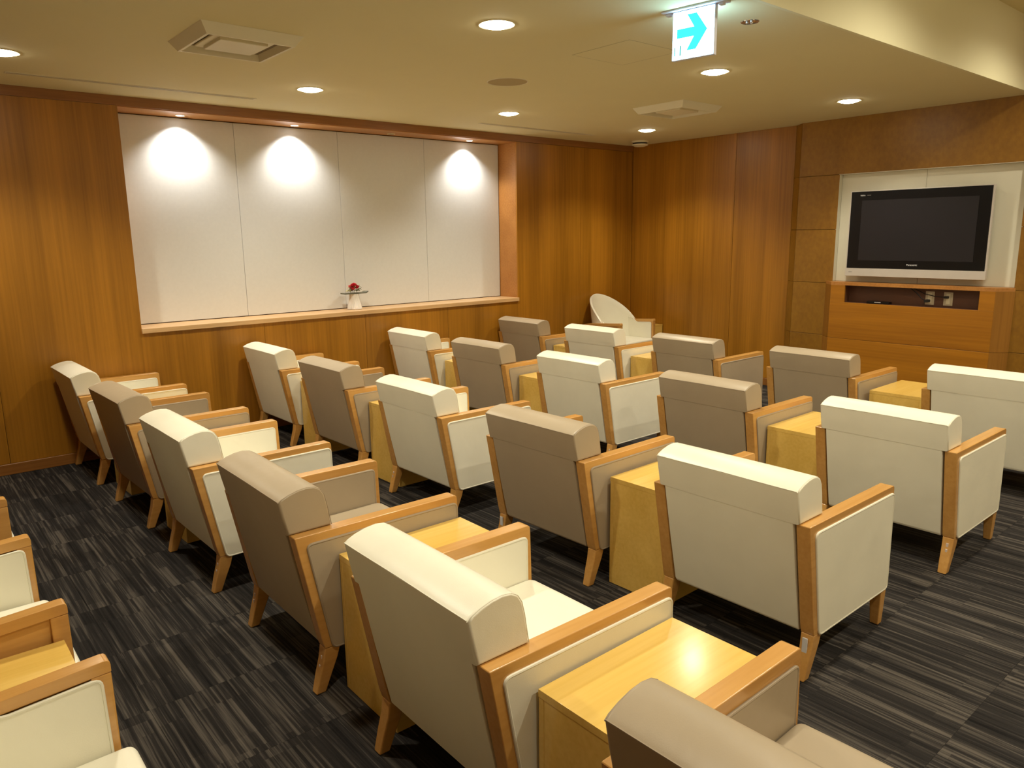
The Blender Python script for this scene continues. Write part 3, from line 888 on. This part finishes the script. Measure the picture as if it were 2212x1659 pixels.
for x, w in ((-3.330, 'rear row'), (-1.455, 'second row'), (0.425, 'third row'), (2.305, 'front row')):  # unseen lamps, assumed so the riser and chair sides are lit
    downlight(x, -1.75, 'unseen assumed downlight in the raised ceiling over the %s' % w, P_HIGH, H2, WARM, 2.75)
    downlight(x, -3.45, 'unseen assumed downlight in the raised ceiling, farther toward the entrance, in line with the %s' % w, P_HIGH*(1.5 if x > -3 else 0.6), H2, WARM, 2.5)
# small spots in the recess soffit
bmr = new(); lathe(bmr, [(0.030, 0.0), (0.038, -0.003), (0.040, 0.0), (0.030, 0.0)], 28); NR = finish(bmr)
bmr = new(); disc(bmr, 0.0298, -0.001, 28); NL = finish(bmr, False)
NSX = [(-1.992, 'first'), (-1.017, 'second'), (-0.026, 'third'), (0.930, 'last')]
for i, (x, w) in enumerate(NSX):
    on = i != 2
    t = empty('recess_spotlight', '%s small spotlight from the left under the top of the white recess%s' % (w, '' if on else ', switched off'), 'spotlight', (x, 3.565, SOF), group='small spotlights over the white boards')
    obj('trim_ring', NR, M['metalwhite'] if on else M['metalwhite'], t)
    o = bpy.data.objects.new('lamp_disc', NL.copy()); C.objects.link(o); o.parent = t
    o.data.materials.clear(); o.data.materials.append(M['lampsmall'] if on else M['grey'])
    if on: spot(t, (0, 0, -0.012), P_NICHE, WARM2, 2.1, 1.0, 0.02)
# unlit small downlight
t = empty('unlit_downlight', 'small unlit chrome downlight right of the arrow sign', 'downlight', (-0.459, -0.648, H))
bm = new(); lathe(bm, [(0.030, 0.0), (0.044, -0.003), (0.047, 0.0), (0.030, 0.0)], 32); obj('trim_ring', bm, M['chrome'], t)
bm = new(); lathe(bm, [(0.032, -0.0005), (0.020, -0.001), (0.001, -0.0015)], 12); obj('reflector', bm, M['chrome'], t, smooth=False)
bm = new()
for k in range(3):
    a = k*2.1
    bmesh.ops.create_uvsphere(bm, u_segments=10, v_segments=6, radius=0.008, matrix=Matrix.Translation((0.015*math.cos(a), 0.015*math.sin(a), -0.002)))
obj('bulb_cluster', bm, M['chrome'], t)
# round speaker grille
t = empty('ceiling_speaker', 'round dull ceiling speaker grille beyond the largest downlight', 'speaker', (-0.475, 1.262, H))
bm = new(); lathe(bm, [(0.138, 0.0), (0.142, -0.004), (0.146, 0.0), (0.138, 0.0)], 48); obj('rim', bm, M['metalwhite'], t)
bm = new(); disc(bm, 0.1378, -0.0015, 48); obj('grille', bm, M['speaker'], t)
# smoke detector
t = empty('smoke_detector', 'white domed smoke detector with a dark band in the far ceiling corner', 'smoke detector', (2.99, 2.99, H))
bm = new(); lathe(bm, [(0.098, 0.0), (0.098, -0.018), (0.09, -0.020), (0.01, -0.020)], 32); obj('base', bm, M['metalwhite'], t)
bm = new(); lathe(bm, [(0.085, -0.020), (0.085, -0.034), (0.01, -0.034)], 32); obj('sensor_gap', bm, M['cable'], t)
bm = new(); lathe(bm, [(0.08, -0.034), (0.098, -0.036), (0.092, -0.048), (0.06, -0.060), (0.001, -0.064)], 32); obj('dome', bm, M['metalwhite'], t)
# line diffusers
def diffuser(x0, x1, y, label):
    t = empty('line_diffuser', label, 'air vent', ((x0+x1)/2, y, H), group='long slot air vents in the ceiling')
    L = (x1-x0)/2
    bm = new()
    for a in ((-L, L, -0.028, -0.020), (-L, L, 0.020, 0.028), (-L, -L+0.008, -0.020, 0.020), (L-0.008, L, -0.020, 0.020)): box(bm, a[0], a[1], a[2], a[3], -0.0035, -0.0002)
    obj('frame', bm, M['metalwhite'], t, smooth=False)
    bm = new(); box(bm, -L+0.008, L-0.008, -0.020, 0.020, -0.0012, -0.0003); obj('slot', bm, M['slot'], t, smooth=False)
    bm = new(); box(bm, -L+0.008, L-0.008, -0.004, 0.004, -0.0032, -0.0013); obj('blade', bm, M['metalwhite'], t, smooth=False)
diffuser(-3.245, -1.626, 2.915, 'long slot air vent in the ceiling above the left of the white boards')
diffuser(0.568, 2.138, 2.920, 'long slot air vent in the ceiling toward the far corner')
# square air units
def air_unit(x, y, label):
    t = empty('ceiling_air_unit', label, 'air conditioner', (x, y, H), group='square ceiling air units')
    def rect(h, z): return [(-h, -h, z), (h, -h, z), (h, h, z), (-h, h, z)]
    bm = new(); rings = []
    for h, z in ((0.268, -0.0005), (0.232, -0.052), (0.218, -0.052), (0.205, -0.016), (0.150, -0.016)):
        rings.append([bm.verts.new(q) for q in rect(h, z)])
    for a, b in zip(rings, rings[1:]):
        for k in range(4): bm.faces.new([a[k], a[(k+1) % 4], b[(k+1) % 4], b[k]])
    obj('housing', bm, M['metalwhite'], t, smooth=False)
    obj('air_slot', bbox(-0.2045, 0.2045, -0.2045, 0.2045, -0.0165, -0.0145), M['slot'], t, smooth=False)
    obj('centre_panel', bbox(-0.128, 0.128, -0.128, 0.128, -0.046, -0.017, 0.004, 2), M['metalwhite'], t, 'plain square centre panel', smooth=False)
    obj('panel_rim', bbox(-0.165, 0.165, -0.165, 0.165, -0.030, -0.0168, 0.006, 2), M['metalwhite'], t, smooth=False)
air_unit(-2.395, 1.250, 'large square ceiling air unit at the upper left of the picture')
air_unit(1.385, 1.225, 'smaller looking square ceiling air unit beyond the arrow sign, toward the television')
# inspection hatch
t = empty('ceiling_hatch', 'faint square access hatch outline in the ceiling left of the arrow sign', 'hatch', (-0.455, 0.190, H))
bm = new()
for a in ((-0.226, 0.226, -0.226, -0.223), (-0.226, 0.226, 0.223, 0.226), (-0.226, -0.223, -0.223, 0.223), (0.223, 0.226, -0.223, 0.223)): box(bm, a[0], a[1], a[2], a[3], -0.0012, -0.0002)
obj('hatch_edge', bm, M['hatch'], t, smooth=False)
bm = new(); box(bm, -0.2225, 0.2225, -0.2225, 0.2225, -0.0010, -0.0003); obj('hatch_cover', bm, M['ceil'], t, smooth=False)

# ------------------------------------------------------------------ lit arrow sign
SY = math.atan2(-0.25, 0.035)
sg = empty('exit_direction_sign', 'lit hanging sign with a green arrow pointing right', 'sign', (-0.903, -0.636, H), SY)
# local x runs left -> right as read from the camera, local -y faces the camera
hwS = 0.112; zb = -0.232
obj('casing', bbox(-hwS, hwS, -0.012, 0.012, zb, -0.010, 0.002, 2), M['signedge'], sg)
bm = new(); box(bm, -hwS+0.004, hwS-0.004, -0.0132, -0.0122, zb+0.004, -0.014); obj('sign_face', bm, M['signface'], sg, 'glowing bluish white face', smooth=False)
bm = new(); box(bm, -hwS+0.004, hwS-0.004, 0.0122, 0.0132, zb+0.004, -0.014); obj('sign_face', bm, M['signface'], sg, smooth=False)
def arrow():
    # shaft with a wide swept head, pointing to +x
    cx_, cz_ = -0.005, -0.112
    p = [(-0.078, 0.017), (0.004, 0.017), (-0.030, 0.066), (0.014, 0.066), (0.066, 0.0), (0.014, -0.066), (-0.030, -0.066), (0.004, -0.017), (-0.078, -0.017)]
    return [(a*1.10+cx_+0.006, b*1.22+cz_) for a, b in p]
bm = new(); prism(bm, arrow(), -0.0142, -0.0133, 'y'); obj('arrow', bm, M['signgreen'], sg, 'glowing turquoise arrow', smooth=False)
bm = new()
box(bm, -0.099, -0.0930, -0.0140, -0.0133, zb+0.022, zb+0.062)
box(bm, -0.069, -0.0610, -0.0140, -0.0133, zb+0.020, zb+0.066)
prism(bm, [(-0.083, zb+0.038), (-0.079, zb+0.050), (-0.077, zb+0.050), (-0.081, zb+0.038)], -0.0140, -0.0133, 'y')
obj('pictogram_lines', bm, M['signthin'], sg, 'thin green upright lines', smooth=False)
obj('mounting_plate', bbox(-0.165, 0.165, -0.035, 0.035, -0.009, -0.0002, 0.002, 1), M['signedge'], sg)
bm = new(); box(bm, -0.150, -0.128, -0.012, 0.012, -0.020, -0.009); box(bm, 0.128, 0.150, -0.012, 0.012, -0.020, -0.009)
obj('bracket', bm, M['signedge'], sg, smooth=False)
